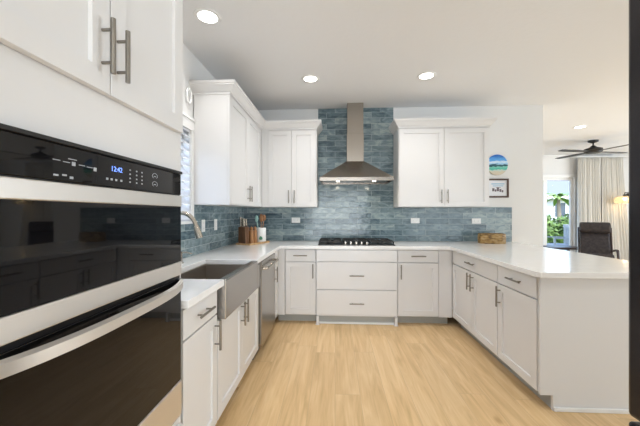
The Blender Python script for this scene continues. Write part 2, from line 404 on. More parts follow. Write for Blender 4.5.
# ------------------------------------------------------------------ cabinets
class Run:
    """maps (u along the run, v out of the face, z) to world"""
    def __init__(s, kind, face): s.k = kind; s.f = face
    def box(s, bm, u0, u1, v0, v1, z0, z1):
        if s.k == 'L': return box(bm, s.f + v0, s.f + v1, u0, u1, z0, z1)
        if s.k == 'B': return box(bm, u0, u1, s.f - v0, s.f - v1, z0, z1)
        return box(bm, s.f - v0, s.f - v1, u0, u1, z0, z1)
    def p(s, u, v, z):
        if s.k == 'L': return (s.f + v, u, z)
        if s.k == 'B': return (u, s.f - v, z)
        return (s.f - v, u, z)
TH = .02
def shaker(run, parent, u0, u1, z0, z1, name='door', rail=.058):
    b = NB(); g = .0022
    u0 += g; u1 -= g; z0 += g; z1 -= g
    # one solid with a stepped recessed panel
    def P(u, v, z): return b.verts.new(run.p(u, v, z))
    def ring(m, v): return [P(u0 + m, v, z0 + m), P(u1 - m, v, z0 + m), P(u1 - m, v, z1 - m), P(u0 + m, v, z1 - m)]
    rs = [ring(0, -TH), ring(0, -.001), ring(.001, 0), ring(rail, 0), ring(rail + .002, -.011)]
    b.faces.new(rs[0]); b.faces.new(rs[-1])
    for a, c in zip(rs, rs[1:]):
        for i in range(4): b.faces.new((a[i], a[(i + 1) % 4], c[(i + 1) % 4], c[i]))
    return obj(name, b, M['cab'], parent)
def slab(run, parent, u0, u1, z0, z1, name='drawer', v=0):
    b = NB(); g = .0018
    run.box(b, u0 + g, u1 - g, v - TH, v, z0 + g, z1 - g)
    return obj(name, b, M['cab'], parent, .0015)
def handle(run, parent, u, z, vert=True, L=.165, v=0, name='handle'):
    b = NB(); h = L / 2; so = .032
    if vert:
        tube(b, [run.p(u, v + so, z - h), run.p(u, v + so, z + h)], .0068, 10)
        for s in (-.30, .30): tube(b, [run.p(u, v - .001, z + s * L), run.p(u, v + so, z + s * L)], .0045, 8)
    else:
        tube(b, [run.p(u - h, v + so, z), run.p(u + h, v + so, z)], .0068, 10)
        for s in (-.30, .30): tube(b, [run.p(u + s * L, v - .001, z), run.p(u + s * L, v + so, z)], .0045, 8)
    return autosmooth(obj(name, b, M['nickel'], parent))
def carcass(run, parent, u0, u1, z0, z1, depth, v=-TH):
    b = NB(); run.box(b, u0, u1, -depth, v - .001, z0, z1)
    return obj('carcass', b, M['cab'], parent)
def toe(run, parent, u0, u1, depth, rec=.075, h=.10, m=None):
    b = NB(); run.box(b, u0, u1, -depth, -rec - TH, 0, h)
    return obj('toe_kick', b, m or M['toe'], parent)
CT = .876
BL, BB, BP = Run('L', -.665), Run('B', 3.46), Run('P', 1.335)
CBK = .605

# --- left run
t = thing('base_cabinet', 'narrow white base cabinet with one drawer between ovens and sink', 'cabinet', (-.97, 1.46, 0))
carcass(BL, t, 1.264, 1.65, .10, CT, CBK); toe(BL, t, 1.264, 1.65, CBK)
d = slab(BL, t, 1.268, 1.646, .73, .868); handle(BL, d, 1.457, .80, False, .16)
d = shaker(BL, t, 1.268, 1.646, .112, .724); handle(BL, d, 1.612, .62)
t = thing('sink_cabinet', 'white two-door base cabinet below the apron sink', 'cabinet', (-.97, 2.10, 0))
carcass(BL, t, 1.654, 2.555, .10, .672, CBK)
b = NB(); obj('side_panel', (lambda q: (box(q, -1.27, -.69, 1.654, 1.666, .672, CT), q)[1])(NB()), M['cab'], t); box(b, -1.27, -.69, 2.50, 2.555, .672, CT); BL.box(b, 2.45, 2.555, -.04, -.004, .678, CT)
obj('side_panel', b, M['cab'], t)
toe(BL, t, 1.654, 2.555, CBK)
d = shaker(BL, t, 1.656, 2.102, .112, .678); handle(BL, d, 2.066, .585)
d = shaker(BL, t, 2.102, 2.55, .112, .678); handle(BL, d, 2.138, .585)
# dishwasher
t = thing('dishwasher', 'stainless dishwasher between sink cabinet and corner', 'dishwasher', (-.97, 2.87, 0))
b = NB(); box(b, -1.26, -.69, 2.57, 3.175, .10, .868); obj('tub_body', b, M['dark'], t)
b = NB(); box(b, -.69, -.645, 2.585, 3.172, .115, .866); obj('door', b, M['steel'], t, .004)
dwd = [o for o in C.objects if o.parent == t][-1]
b = NB()
pth = [(-.645, 2.625, .80), (-.612, 2.632, .80), (-.604, 2.65, .80), (-.604, 3.11, .80), (-.612, 3.128, .80), (-.645, 3.135, .80)]
tube(b, pth, .011, 10); autosmooth(obj('handle', b, M['nickel_bright'], dwd))
b = NB(); box(b, -.76, -.72, 2.58, 3.175, .0, .099); obj('toe_panel', b, M['black'], t)
# corner cabinet on the left run
t = thing('corner_cabinet', 'slim white corner cabinet door beside the dishwasher', 'cabinet', (-.97, 3.6, 0))
b = NB(); box(b, -1.27, -.686, 3.185, 4.065, .10, CT); obj('carcass', b, M['cab'], t)
b = NB(); box(b, -1.27, -.76, 3.185, 4.065, 0, .10); obj('toe_kick', b, M['cab'], t)
d = shaker(BL, t, 3.188, 3.425, .112, .868, rail=.05); handle(BL, d, 3.232, .62)
b = NB(); box(b, -.683, -.590, 3.462, 3.485, .10, CT); obj('filler_strip', b, M['cab'], t)

# --- back run
t = thing('base_cabinet', 'white drawer-and-door base cabinet left of the cooktop', 'cabinet', (-.40, 3.76, 0))
carcass(BB, t, -.587, -.220, .10, CT, CBK); toe(BB, t, -.683, -.220, CBK)
d = slab(BB, t, -.585, -.226, .728, .868); handle(BB, d, -.405, .80, False, .16)
d = shaker(BB, t, -.585, -.226, .112, .722); handle(BB, d, -.258, .62)
t = thing('cooktop_cabinet', 'wide white three-drawer cabinet with footed base under the cooktop', 'cabinet', (.248, 3.74, 0))
vb = .028
b = NB(); BB.box(b, -.217, .712, -CBK, vb - TH - .001, .10, CT); obj('carcass', b, M['cab'], t)
slab(BB, t, -.213, .708, .735, .868, 'false_front', vb)
d = slab(BB, t, -.213, .708, .413, .729, 'drawer', vb); handle(BB, d, .247, .575, False, .165, vb)
d = slab(BB, t, -.213, .708, .118, .407, 'drawer', vb); handle(BB, d, .247, .255, False, .165, vb)
b = NB()
prism(b, [(-.217, .10), (-.19, .10), (-.19, .03), (-.18, .0), (-.226, 0), (-.217, .03)], 'y', 3.46 - vb - .004, 3.49)
obj('foot', b, M['cab'], t, .002)
b = NB(); prism(b, [(.712, .10), (.685, .10), (.685, .03), (.675, .0), (.721, 0), (.712, .03)], 'y', 3.46 - vb - .004, 3.49)
obj('foot', b, M['cab'], t, .002)
b = NB(); BB.box(b, -.215, .71, -CBK, -.035, 0, .0995)
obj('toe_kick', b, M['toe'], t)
b = NB(); BB.box(b, -.188, .683, -.0345, -.012, 0, .022); obj('toe_molding', b, M['trim'], t, .003)
t = thing('base_cabinet', 'white drawer-and-door base cabinet right of the cooktop', 'cabinet', (.95, 3.76, 0))
carcass(BB, t, .716, 1.183, .10, CT, CBK); toe(BB, t, .716, 1.315, CBK)
d = slab(BB, t, .72, 1.181, .728, .868); handle(BB, d, .95, .80, False, .165)
d = shaker(BB, t, .72, 1.181, .112, .722); handle(BB, d, .755, .62)
b = NB(); box(b, 1.184, 1.334, 3.465, 3.485, .10, CT); obj('filler_strip', b, M['cab'], t)

# --- peninsula
PF = 2.02
t = thing('peninsula_cabinet', 'white peninsula cabinet with two doors below one wide drawer', 'cabinet', (1.64, 2.97, 0))
b = NB(); BP.box(b, 2.518, 3.462, -.60, -TH - .001, .10, CT); obj('carcass', b, M['cab'], t)
toe(BP, t, 2.518, 3.462, .60)
d = slab(BP, t, 2.520, 3.457, .724, .866); handle(BP, d, 2.98, .80, False, .165)
d = shaker(BP, t, 2.978, 3.457, .112, .718); handle(BP, d, 3.014, .62)
d = shaker(BP, t, 2.520, 2.978, .112, .718); handle(BP, d, 2.942, .62)
t = thing('peninsula_cabinet', 'white peninsula end cabinet with one door below one drawer', 'cabinet', (1.64, 2.26, 0))
b = NB(); BP.box(b, PF + .022, 2.514, -.60, -TH - .001, .10, CT); obj('carcass', b, M['cab'], t)
toe(BP, t, PF + .022, 2.514, .60)
d = slab(BP, t, PF + .022, 2.514, .724, .866); handle(BP, d, 2.262, .80, False, .165)
d = shaker(BP, t, PF + .022, 2.514, .112, .718); handle(BP, d, 2.475, .62)
t = thing('half_wall', 'plain white end panel and back of the peninsula facing the camera', 'panel', (1.7, PF, 0))
b = NB(); prism(b, [(1.345, .10), (1.425, .10), (1.425, 0), (2.05, 0), (2.05, CT), (1.345, CT)], 'y', PF, PF + .02); obj('end_panel', b, M['cab'], t)
b = NB(); box(b, 2.03, 2.05, PF + .021, 4.075, 0, CT); obj('back_panel', b, M['cab'], t)
b = NB(); box(b, 1.425, 2.065, PF - .012, PF - .0005, 0, .028); obj('shoe_molding', b, M['trim'], t, .004)

# --- worktop: one continuous slab with the sink cut out
b = NB()
prism(b, [(XL, 1.262), (-.637, 1.262), (-.637, 1.678), (-1.065, 1.678), (-1.065, 2.385), (-.637, 2.385), (-.637, 3.43), (1.300, 3.43),
          (1.300, 2.0), (1.322, 1.975), (2.347, 1.975), (2.347, YB - .010), (XL + .010, YB - .010), (XL + .010, 1.262)][1:], 'z', CT + .001, .914)
tag(obj('countertop', b, M['quartz'], None, .003), 'continuous white quartz worktop running round the walls and out over the peninsula', 'countertop')

# ------------------------------------------------------------------ tall oven cabinet
t = thing('oven_cabinet', 'tall white cabinet housing the wall ovens at the far left', 'cabinet', (-.97, .84, 0))
Y0c, Y1c = .415, 1.255
b = NB()
box(b, -1.27, -.668, Y0c, Y0c + .02, .10, 2.60); box(b, -1.27, -.668, Y1c - .02, Y1c, .10, 2.60)
box(b, -1.27, -.668, Y0c + .02, Y1c - .02, 1.4705, 2.60); box(b, -1.27, -.668, Y0c + .02, Y1c - .02, .10, .432); box(b, -1.27, -1.25, Y0c + .02, Y1c - .02, .432, 1.4705)
obj('carcass', b, M['cab'], t, .001)
b = NB(); box(b, -1.27, -.745, Y0c, Y1c, 0, .10); obj('toe_kick', b, M['cab'], t)
TL = Run('L', -.645)
d = shaker(TL, t, .422, .823, 1.632, 2.52, rail=.062); handle(TL, d, .792, 1.757, L=.152)
d = shaker(TL, t, .823, 1.232, 1.632, 2.52, rail=.062); handle(TL, d, .850, 1.757, L=.152)
d = slab(TL, t, .425, 1.23, .115, .405)
handle(TL, d, .83, .30, False, .165)
b = NB(); box(b, -1.27, -.62, .38, 1.262, 2.60, 2.66); obj('crown', b, M['cab'], t, .01)
# ovens
t = thing('wall_oven', 'black glass and stainless double wall oven in the tall cabinet', 'oven', (-.9, .835, .44))
OY0, OY1, OX = .457, 1.222, -.650
b = NB(); box(b, -1.2, -.672, OY0 + .01, OY1 - .01, .445, 1.463); box(b, -.672, -.655, OY0, OY1, .44, 1.466); obj('oven_body', b, M['black'], t)
b = NB(); box(b, -.6545, OX, OY0, OY1, 1.371, 1.4575); cp = obj('control_panel', b, M['blackglass'], t, .002)
b = NB(); box(b, -.6545, OX + .006, OY0 - .002, OY1 + .002, 1.458, 1.469); obj('top_vent', b, M['black'], t, .002)
b = NB(); box(b, -.6545, OX + .001, OY0, OY1, 1.092, 1.324); md = obj('microwave_door', b, M['blackglass'], t, .002)
b = NB(); box(b, -.6545, OX + .005, OY0, OY1 - .002, 1.322, 1.367); obj('door_trim', b, M['steel_oven'], md, .003)
b = NB(); box(b, -.6545, OX + .005, OY0, OY1 - .002, 1.036, 1.0915); obj('door_trim', b, M['steel_oven'], md, .003)
b = NB(); box(b, -.6545, OX + .001, OY0, OY1, .594, 1.020); od = obj('oven_door', b, M['blackglass'], t, .002)
b = NB(); box(b, -.6545, OX + .005, OY0, OY1 - .002, .452, .593); obj('door_trim', b, M['steel_oven'], od, .003)
b = NB(); rings = []
for i in range(33):
    s = i / 32; yy = OY0 + .01 + s * (OY1 - OY0 - .02)
    bow = .056 * (1 - abs(2 * s - 1) ** 3.2)
    x = OX + .002 + bow; th = .014
    rings.append([b.verts.new(p) for p in ((x, yy, .984), (x + th, yy, .989), (x + th, yy, 1.015), (x, yy, 1.020))])
for a, c in zip(rings, rings[1:]):
    for k in range(4): b.faces.new((a[k], a[(k + 1) % 4], c[(k + 1) % 4], c[k]))
b.faces.new(rings[0]); b.faces.new(rings[-1])
autosmooth(obj('handle', b, M['steel_oven'], od, label='curved stainless bar handle'), 30)
# panel markings and clock
def text_mesh(name, s, size, m, parent, loc, rot):
    cu = bpy.data.curves.new(name, 'FONT'); cu.body = s; cu.size = size; cu.extrude = .0004; cu.align_x = 'CENTER'; cu.align_y = 'CENTER'
    to = bpy.data.objects.new(name, cu); C.objects.link(to)
    bpy.context.view_layer.update()
    me = bpy.data.meshes.new_from_object(to.evaluated_get(bpy.context.evaluated_depsgraph_get()))
    C.objects.unlink(to); bpy.data.objects.remove(to)
    me.materials.clear(); me.materials.append(m)
    me.transform(Matrix.Translation(Vector(loc) - Vector(root_of(parent).location)) @ rot.to_4x4())
    o = bpy.data.objects.new(name, me); C.objects.link(o); o.parent = parent
    return o
faceX = Matrix(((0, 0, 1), (1, 0, 0), (0, 1, 0)))   # text x -> +Y, text y -> +Z, normal -> +X
text_mesh('clock_display', '12:42', .021, M['clock'], cp, (OX + .0006, .853, 1.424), faceX)
def marks(name, rects):
    for y0, y1, z0, z1 in rects:
        b = NB(); box(b, OX - .0002, OX + .0006, y0, y1, z0, z1); obj(name, b, M['marks'], cp)
def ringmark(yc, zc):
    b = NB(); n = 20; f = lambda q, a, x: b.verts.new((x, yc + q * .016 * math.cos(a), zc + q * .010 * math.sin(a)))
    for x in (OX + .0006,):
        R1 = [f(1, 2 * PI * k / n * .85 - .9, x) for k in range(n)]; R2 = [f(.86, 2 * PI * k / n * .85 - .9, x) for k in range(n)]
        for k in range(n - 1): b.faces.new((R1[k], R1[k + 1], R2[k + 1], R2[k]))
    o = obj('dial_mark', b, M['marks'], cp); sm = o.modifiers.new('thickness', 'SOLIDIFY'); sm.thickness = .0004
marks('slider_mark', [(y, y + .019, 1.4185 - k * .0012, 1.4205 - k * .0012) for k, y in enumerate((.652, .678, .722, .746))])
marks('menu_mark', [(.692, .716, 1.4265, 1.4285), (.702, .712, 1.412, 1.422), (.768, .778, 1.408, 1.418), (.654, .666, 1.382, 1.386), (.676, .688, 1.384, 1.388), (.696, .706, 1.379, 1.385)])
marks('menu_mark', [(y, y + .008, 1.390, 1.396) for y in (.812, .829, .847, .868)])
marks('keypad_button', [(y, y + .006, z - .0022, z + .0022) for y in (.908, .939, .966) for z in (1.431, 1.418, 1.405, 1.393)])
for zc in (1.428, 1.399): ringmark(1.04, zc); marks('menu_mark', [(1.034, 1.046, zc - .003, zc)])

# ------------------------------------------------------------------ wall cabinets
UZ0, UZ1, DZT = 1.37, 2.40, 2.345
UL, UB = Run('L', -.935), Run('B', 3.74)
t = thing('wall_cabinet', 'white two-door wall cabinet on the left wall beside the window', 'cabinet', (-1.1, 3.2, UZ0))
b = NB(); box(b, -1.264, -.956, 2.60, 4.065, UZ0, UZ1); obj('carcass', b, M['cab'], t, .001)
d = shaker(UL, t, 2.628, 3.156, UZ0 + .004, DZT); handle(UL, d, 3.118, 1.50)
d = shaker(UL, t, 3.156, 3.685, UZ0 + .004, DZT); handle(UL, d, 3.194, 1.50)
b = NB(); box(b, -.955, -.938, 2.60, 2.626, UZ0, UZ1); box(b, -.955, -.938, 3.688, 3.757, UZ0, UZ1); box(b, -.955, -.938, 2.626, 3.688, DZT + .002, UZ1); obj('face_frame', b, M['cab'], t)
t = thing('wall_cabinet', 'white two-door wall cabinet left of the range hood', 'cabinet', (-.55, 3.9, UZ0))
b = NB(); box(b, -.936, -.234, 3.761, 4.07, UZ0, UZ1); obj('carcass', b, M['cab'], t, .001)
d = shaker(UB, t, -.853, -.550, UZ0 + .004, DZT); handle(UB, d, -.586, 1.50)
d = shaker(UB, t, -.550, -.247, UZ0 + .004, DZT); handle(UB, d, -.514, 1.50)
b = NB(); box(b, -.934, -.855, 3.745, 3.760, UZ0, UZ1); box(b, -.855, -.234, 3.745, 3.760, DZT + .002, UZ1); obj('face_frame', b, M['cab'], t)
t = thing('wall_cabinet', 'white two-door wall cabinet right of the range hood', 'cabinet', (1.34, 3.9, UZ0))
b = NB(); box(b, .788, 1.892, 3.761, 4.07, UZ0, UZ1); obj('carcass', b, M['cab'], t, .001)
d = shaker(UB, t, .794, 1.345, UZ0 + .004, DZT); handle(UB, d, 1.307, 1.50)
d = shaker(UB, t, 1.345, 1.888, UZ0 + .004, DZT); handle(UB, d, 1.383, 1.50)
b = NB(); box(b, .788, 1.892, 3.745, 3.760, DZT + .002, UZ1); obj('face_frame', b, M['cab'], t)
PROF = [(0, 2.352), (.006, 2.352), (.006, 2.368), (.018, 2.376), (.030, 2.392), (.046, 2.414), (.054, 2.420), (.054, 2.428), (.062, 2.434), (.062, 2.456), (0, 2.456)]
def crown(path, side, label):
    b = NB(); n = len(path); offs = []
    for i in range(n):
        ds = []
        if i > 0: ds.append((Vector(path[i]) - Vector(path[i - 1])).normalized())
        if i < n - 1: ds.append((Vector(path[i + 1]) - Vector(path[i])).normalized())
        ns = [Vector((d.y, -d.x)) * side for d in ds]
        m = sum(ns, Vector((0, 0))); m = m / m.dot(ns[0]) if len(ns) > 1 else ns[0]
        offs.append(m)
    rings = [[b.verts.new((path[i][0] + offs[i].x * (o + .001), path[i][1] + offs[i].y * (o + .001), z)) for o, z in PROF] for i in range(n)]
    k = len(PROF)
    for a, c in zip(rings, rings[1:]):
        for j in range(k): b.faces.new((a[j], a[(j + 1) % k], c[(j + 1) % k], c[j]))
    b.faces.new(rings[0]); b.faces.new(rings[-1])
    return tag(obj('crown_molding', b, M['cab']), label, 'molding')
crown([(XL, 2.60), (-.935, 2.60), (-.935, 3.74), (-.234, 3.74), (-.234, YB - tk)], 1, 'white crown molding capping the corner wall cabinets left of the hood')
crown([(.788, YB - tk), (.788, 3.74), (1.892, 3.74), (1.892, YB)], 1, 'white crown molding capping the wall cabinet right of the hood')

# ------------------------------------------------------------------ range hood
t = thing('range_hood', 'stainless chimney range hood on the blue tile', 'range hood', (.26, 3.85, 1.68))
HX0, HX1, HY0, HY1 = -.188, .703, 3.595, YB - tk - .001
CX0, CX1, CY0 = .152, .370, 3.865
b = NB(); box(b, CX0, CX1, CY0, HY1, 1.955, 2.33); obj('chimney_lower', b, M['hood'], t, .002)
b = NB(); box(b, CX0 + .004, CX1 - .004, CY0 + .004, HY1, 2.33, CE - .001); obj('chimney_upper', b, M['hood'], t, .002)
b = NB()
z0, z1 = 1.728, 1.965
lo = [b.verts.new(p) for p in ((HX0, HY0, z0), (HX1, HY0, z0), (HX1, HY1, z0), (HX0, HY1, z0))]
hi = [b.verts.new(p) for p in ((CX0 - .004, CY0 - .004, z1), (CX1 + .004, CY0 - .004, z1), (CX1 + .004, HY1, z1), (CX0 - .004, HY1, z1))]
b.faces.new(lo); b.faces.new(hi)
for i in range(4): b.faces.new((lo[i], lo[(i + 1) % 4], hi[(i + 1) % 4], hi[i]))
obj('canopy', b, M['hood'], t)
b = NB()
box(b, HX0, HX1, HY0, HY0 + .015, 1.685, 1.7275); box(b, HX0, HX0 + .015, HY0 + .015, HY1, 1.685, 1.7275); box(b, HX1 - .015, HX1, HY0 + .015, HY1, 1.685, 1.7275); box(b, HX0 + .015, HX1 - .015, HY1 - .015, HY1, 1.685, 1.7275)
obj('rim', b, M['hood'], t, .001)
for x0, x1 in ((HX0 + .04, .255), (.262, HX1 - .04)):
    b = NB()
    for k in range(14):
        y = HY0 + .10 + k * .024; box(b, x0, x1, y, y + .015, 1.700, 1.712)
    obj('grease_filter', b, M['steel'], t)
for x in (.035, .475):
    b = NB(); lathe(b, x, HY0 + .055, [(0, 0), (.020, 0), (.020, .016), (0, .016)], 20, base=1.680); obj('hood_lamp', b, M['hoodlamp'], t)
    light('hood_spot', 'AREA', (x, HY0 + .06, 1.672), (0, 0, 0), .9, (1, .88, .7), .05, shape='DISK')
b = NB()
for k in range(5): lathe(b, .215 + k * .02, 1.706, [(0, 0), (.004, 0), (.004, .002), (0, .003)], 10, 'y', HY0 - .0025)
obj('push_button', b, M['nickel_bright'], t)

# ------------------------------------------------------------------ cooktop
t = thing('gas_cooktop', 'black gas cooktop with cast-iron grates set in the white worktop', 'cooktop', (.248, 3.74, .9145))
KX0, KX1, KY0, KY1 = -.205, .700, 3.495, 4.005
b = NB(); box(b, KX0, KX1, KY0, KY1, .9145, .924); obj('cooktop_plate', b, M['black'], t, .003)
for i, (x, y, r) in enumerate(((-.055, 3.66, .04), (-.055, 3.87, .035), (.248, 3.80, .06), (.55, 3.66, .035), (.55, 3.87, .04))):
    b = NB(); lathe(b, x, y, [(0, 0), (r + .012, 0), (r + .012, .008), (r, .009), (r, .020), (r * .8, .024), (0, .024)], 20, base=.9242); autosmooth(obj('burner', b, M['black'], t))
for gx0, gx1 in ((-.195, .085), (.095, .40), (.41, .69)):
    b = NB(); h0, h1 = .948, .960; y0, y1 = (3.51, 3.99) if not (gx0 > 0 and gx0 < .2) else (3.60, 3.99)
    for x in (gx0, gx1 - .012): box(b, x, x + .012, y0, y1, h0, h1)
    for y in (y0, (y0 + y1) / 2 - .006, y1 - .012): box(b, gx0, gx1, y, y + .012, h0, h1)
    xm = (gx0 + gx1) / 2
    for s in (.25, .75):
        yc = y0 + s * (y1 - y0)
        box(b, xm - .005, xm + .005, y0, y1, h0, h1) if s < .5 else None
        box(b, gx0, gx0 + .10, yc - .005, yc + .005, h0, h1); box(b, gx1 - .10, gx1, yc - .005, yc + .005, h0, h1)
    for x in (gx0, gx1 - .012):
        for y in (y0, y1 - .012): box(b, x, x + .012, y, y + .012, .9242, h0)
    obj('grate', b, M['iron'], t, .001)
for k in range(5):
    b = NB(); lathe(b, .12 + k * .064, 3.545, [(0, 0), (.021, 0), (.021, .006), (.016, .008), (.014, .030), (0, .032)], 18, base=.9242); autosmooth(obj('knob', b, M['nickel_bright'], t))

# ------------------------------------------------------------------ sink, faucet, soap pump
t = thing('apron_sink', 'stainless apron-front sink set into the left worktop', 'sink', (-.85, 2.04, .69))
SY0, SY1 = 1.681, 2.447
b = NB()
# basin: inner floor and walls, double sided thickness
ix0, ix1, iy0, iy1, zb, zt = -1.055, -.680, 1.70, 2.372, .70, .905
box(b, ix0 - .010, ix1, iy0 - .008, iy1 + .008, zb - .008, zb)
box(b, ix0 - .010, ix0, iy0 - .008, iy1 + .008, zb, CT); box(b, ix0, ix1, iy0 - .008, iy0, zb, CT); box(b, ix0, ix1, iy1, iy1 + .008, zb, CT)
obj('basin', b, M['sinksteel'], t, .002)
b = NB(); box(b, -.680, -.628, SY0, 2.381, .682, .908); box(b, -.660, -.628, 2.381, SY1, .682, .874); obj('apron_front', b, M['steel'], t, .005)
b = NB(); lathe(b, -.86, 2.04, [(0, 0), (.045, 0), (.045, .003), (.03, .004), (.028, .001), (0, .001)], 24, base=.7005); obj('drain', b, M['nickel_bright'], t)
t = thing('kitchen_faucet', 'brushed nickel gooseneck faucet rising behind the sink', 'faucet', (-1.17, 2.0, .914))
b = NB(); lathe(b, -1.17, 2.0, [(0, 0), (.028, 0), (.028, .008), (.022, .03), (.017, .07), (0, .07)], 20, base=.9145); autosmooth(obj('faucet_base', b, M['nickel_bright'], t))
b = NB(); pth = [(-1.17, 2.0, .97), (-1.17, 2.0, 1.08), (-1.17, 2.0, 1.17)]
for i in range(1, 15):
    a = PI * i / 14 * .93; pth.append((-1.062 - .108 * math.cos(a), 2.0 - .0 * i, 1.178 + .118 * math.sin(a)))
tube(b, pth, .0145, 14); autosmooth(obj('spout', b, M['nickel_bright'], t))
e = Vector(pth[-1]); dn = (Vector(pth[-1]) - Vector(pth[-2])).normalized()
b = NB(); tube(b, [e - dn * .005, e + dn * .02, e + dn * .055, e + dn * .085], [.017, .020, .023, .023], 16); autosmooth(obj('spray_head', b, M['nickel_bright'], t))
b = NB(); tube(b, [(-1.17, 2.0, 1.0), (-1.17, 1.955, 1.01), (-1.165, 1.90, 1.035)], [.011, .007, .006], 10); autosmooth(obj('lever', b, M['nickel_bright'], t))
t = thing('soap_dispenser', 'small nickel soap pump beside the faucet', 'soap dispenser', (-1.16, 2.19, .914))
b = NB(); lathe(b, -1.165, 2.19, [(0, 0), (.022, 0), (.022, .006), (.012, .014), (.010, .07), (.013, .075), (.013, .088), (0, .09)], 16, base=.9145); autosmooth(obj('pump_body', b, M['nickel_bright'], t))
b = NB(); tube(b, [(-1.165, 2.19, .995), (-1.12, 2.19, .998), (-1.08, 2.19, .988)], [.007, .0065, .005], 10); autosmooth(obj('nozzle', b, M['nickel_bright'], t))

# ------------------------------------------------------------------ outlets
def outlet(kind, a, z, label, w=.117, h=.072):
    if kind == 'B': org = (a, YB - tk, z)
    else: org = (XL + tk, a, z)
    t = thing('wall_outlet', label, 'outlet', org, 'white outlets on the tile')
    rn = Run('B', YB - tk) if kind == 'B' else Run('L', XL + tk)
    b = NB(); rn.box(b, a - w / 2, a + w / 2, .0005, .0055, z - h / 2, z + h / 2); obj('cover_plate', b, M['plate'], t, .002)
    for s in (-1, 1):
        b = NB()
        if w > h:
            rn.box(b, a + s * .026 - .017, a + s * .026 + .017, .0056, .0066, z - .014, z + .014)
        else:
            rn.box(b, a - .014, a + .014, .0056, .0066, z + s * .026 - .017, z + s * .026 + .017)
        k = obj('socket', b, M['plate'], t, .0004)
        b = NB()
        for q in (-1, 1):
            if w > h: rn.box(b, a + s * .026 - .006, a + s * .026 + .002, .0067, .0071, z + q * .006 - .001, z + q * .006 + .001)
            else: rn.box(b, a + q * .006 - .001, a + q * .006 + .001, .0067, .0071, z + s * .026 - .002, z + s * .026 + .006)
        obj('socket_slots', b, M['slot'], k)
outlet('B', -.539, 1.196, 'white outlet on the back tile left of the cooktop')
outlet('B', 1.08, 1.192, 'white outlet on the back tile just right of the cooktop')
outlet('B', 1.885, 1.188, 'white outlet on the back tile above the rustic wood block')
outlet('L', 3.086, 1.172, 'white outlet on the left tile midway between window and corner', .072, .117)
outlet('L', 2.79, 1.172, 'white outlet on the left tile nearest the faucet', .072, .117)

# ------------------------------------------------------------------ tray in the corner and what stands on it
ang = R(69)
def trayp(u, v, z):   # u along the long side, v towards the wall corner
    return (-1.015 + u * math.cos(ang) - v * math.sin(ang), 3.655 + u * math.sin(ang) + v * math.cos(ang), z)
def traybox(b, u0, u1, v0, v1, z0, z1):
    vs = box(b, -1.015 + u0, -1.015 + u1, 3.655 + v0, 3.655 + v1, z0, z1)
    bmesh.ops.rotate(b, verts=vs, cent=(-1.015, 3.655, 0), matrix=Matrix.Rotation(ang, 3, 'Z'))
t = thing('serving_tray', 'pale wooden tray on the worktop in the tiled corner', 'tray', (-1.015, 3.655, .9145))
b = NB(); traybox(b, -.21, .21, -.10, .10, .9145, .928); obj('tray_base', b, M['traywood'], t, .002)
b = NB()
traybox(b, -.21, .21, -.10, -.09, .9282, .936); traybox(b, -.21, .21, .09, .10, .9282, .936); traybox(b, -.21, -.20, -.09, .09, .9282, .936); traybox(b, .20, .21, -.09, .09, .9282, .936)
obj('tray_rim', b, M['traywood'], t, .001)
# knife block
t = thing('knife_block', 'dark walnut knife block at the left end of the tray', 'knife block', trayp(-.12, .03, .929))
b = NB(); traybox(b, -.20, -.125, -.03, .075, .9285, 1.13); obj('block', b, M['darkwood'], t, .006)
for i, (u, v, h, lab) in enumerate(((-.185, .045, .115, 'silver-handled knife at the back left of the block'), (-.142, .045, .105, 'silver-handled knife at the back right of the block'),
                                    (-.185, -.002, .095, 'silver-handled knife at the front left of the block'), (-.142, -.002, .09, 'silver-handled knife at the front right of the block'))):
    k = thing('kitchen_knife', lab, 'knife', trayp(u, v, 1.13), 'knives standing in the walnut block')
    p = trayp(u, v, 1.1305); q = trayp(u - .01, v, 1.1305 + h)
    b = NB(); tube(b, [p, Vector(p).lerp(Vector(q), .15), Vector(p).lerp(Vector(q), .6), q], [.008, .015, .013, .016], 10); autosmooth(obj('knife_handle', b, M['nickel_bright'], k))
for i, (u, v, lab) in enumerate(((-.085, -.03, 'turned amber wood mill next to the knife block'), (-.015, -.03, 'turned amber wood mill next to the white crock'))):
    k = thing('pepper_mill', lab, 'mill', trayp(u, v, .929), 'wooden mills on the tray')
    x, y, _ = trayp(u, v, 0)
    b = NB(); lathe(b, x, y, [(0, 0), (.030, 0), (.031, .02), (.028, .05), (.027, .09), (.029, .14), (.027, .155), (0, .155)], 20, base=.9285); autosmooth(obj('mill_body', b, M['amberwood'], k))
    b = NB(); lathe(b, x, y, [(0, 0), (.016, 0), (.022, .01), (.023, .025), (.016, .037), (.006, .04), (.006, .048), (0, .05)], 20, base=1.0837); autosmooth(obj('mill_head', b, M['amberwood'], k))
cx, cy, _ = trayp(.125, -.02, 0)
t = thing('utensil_crock', 'white ceramic utensil crock with green emblem at the right of the tray', 'crock', (cx, cy, .929))
b = NB(); lathe(b, cx, cy, [(0, 0), (.064, 0), (.067, .01), (.068, .17), (.066, .178), (.060, .178), (.059, .02), (0, .02)], 28, base=.9285); autosmooth(obj('crock_body', b, M['crock'], t))
b = NB()
dirc = Vector((0 - cx, 0 - cy)).normalized(); a0 = math.atan2(dirc.y, dirc.x)
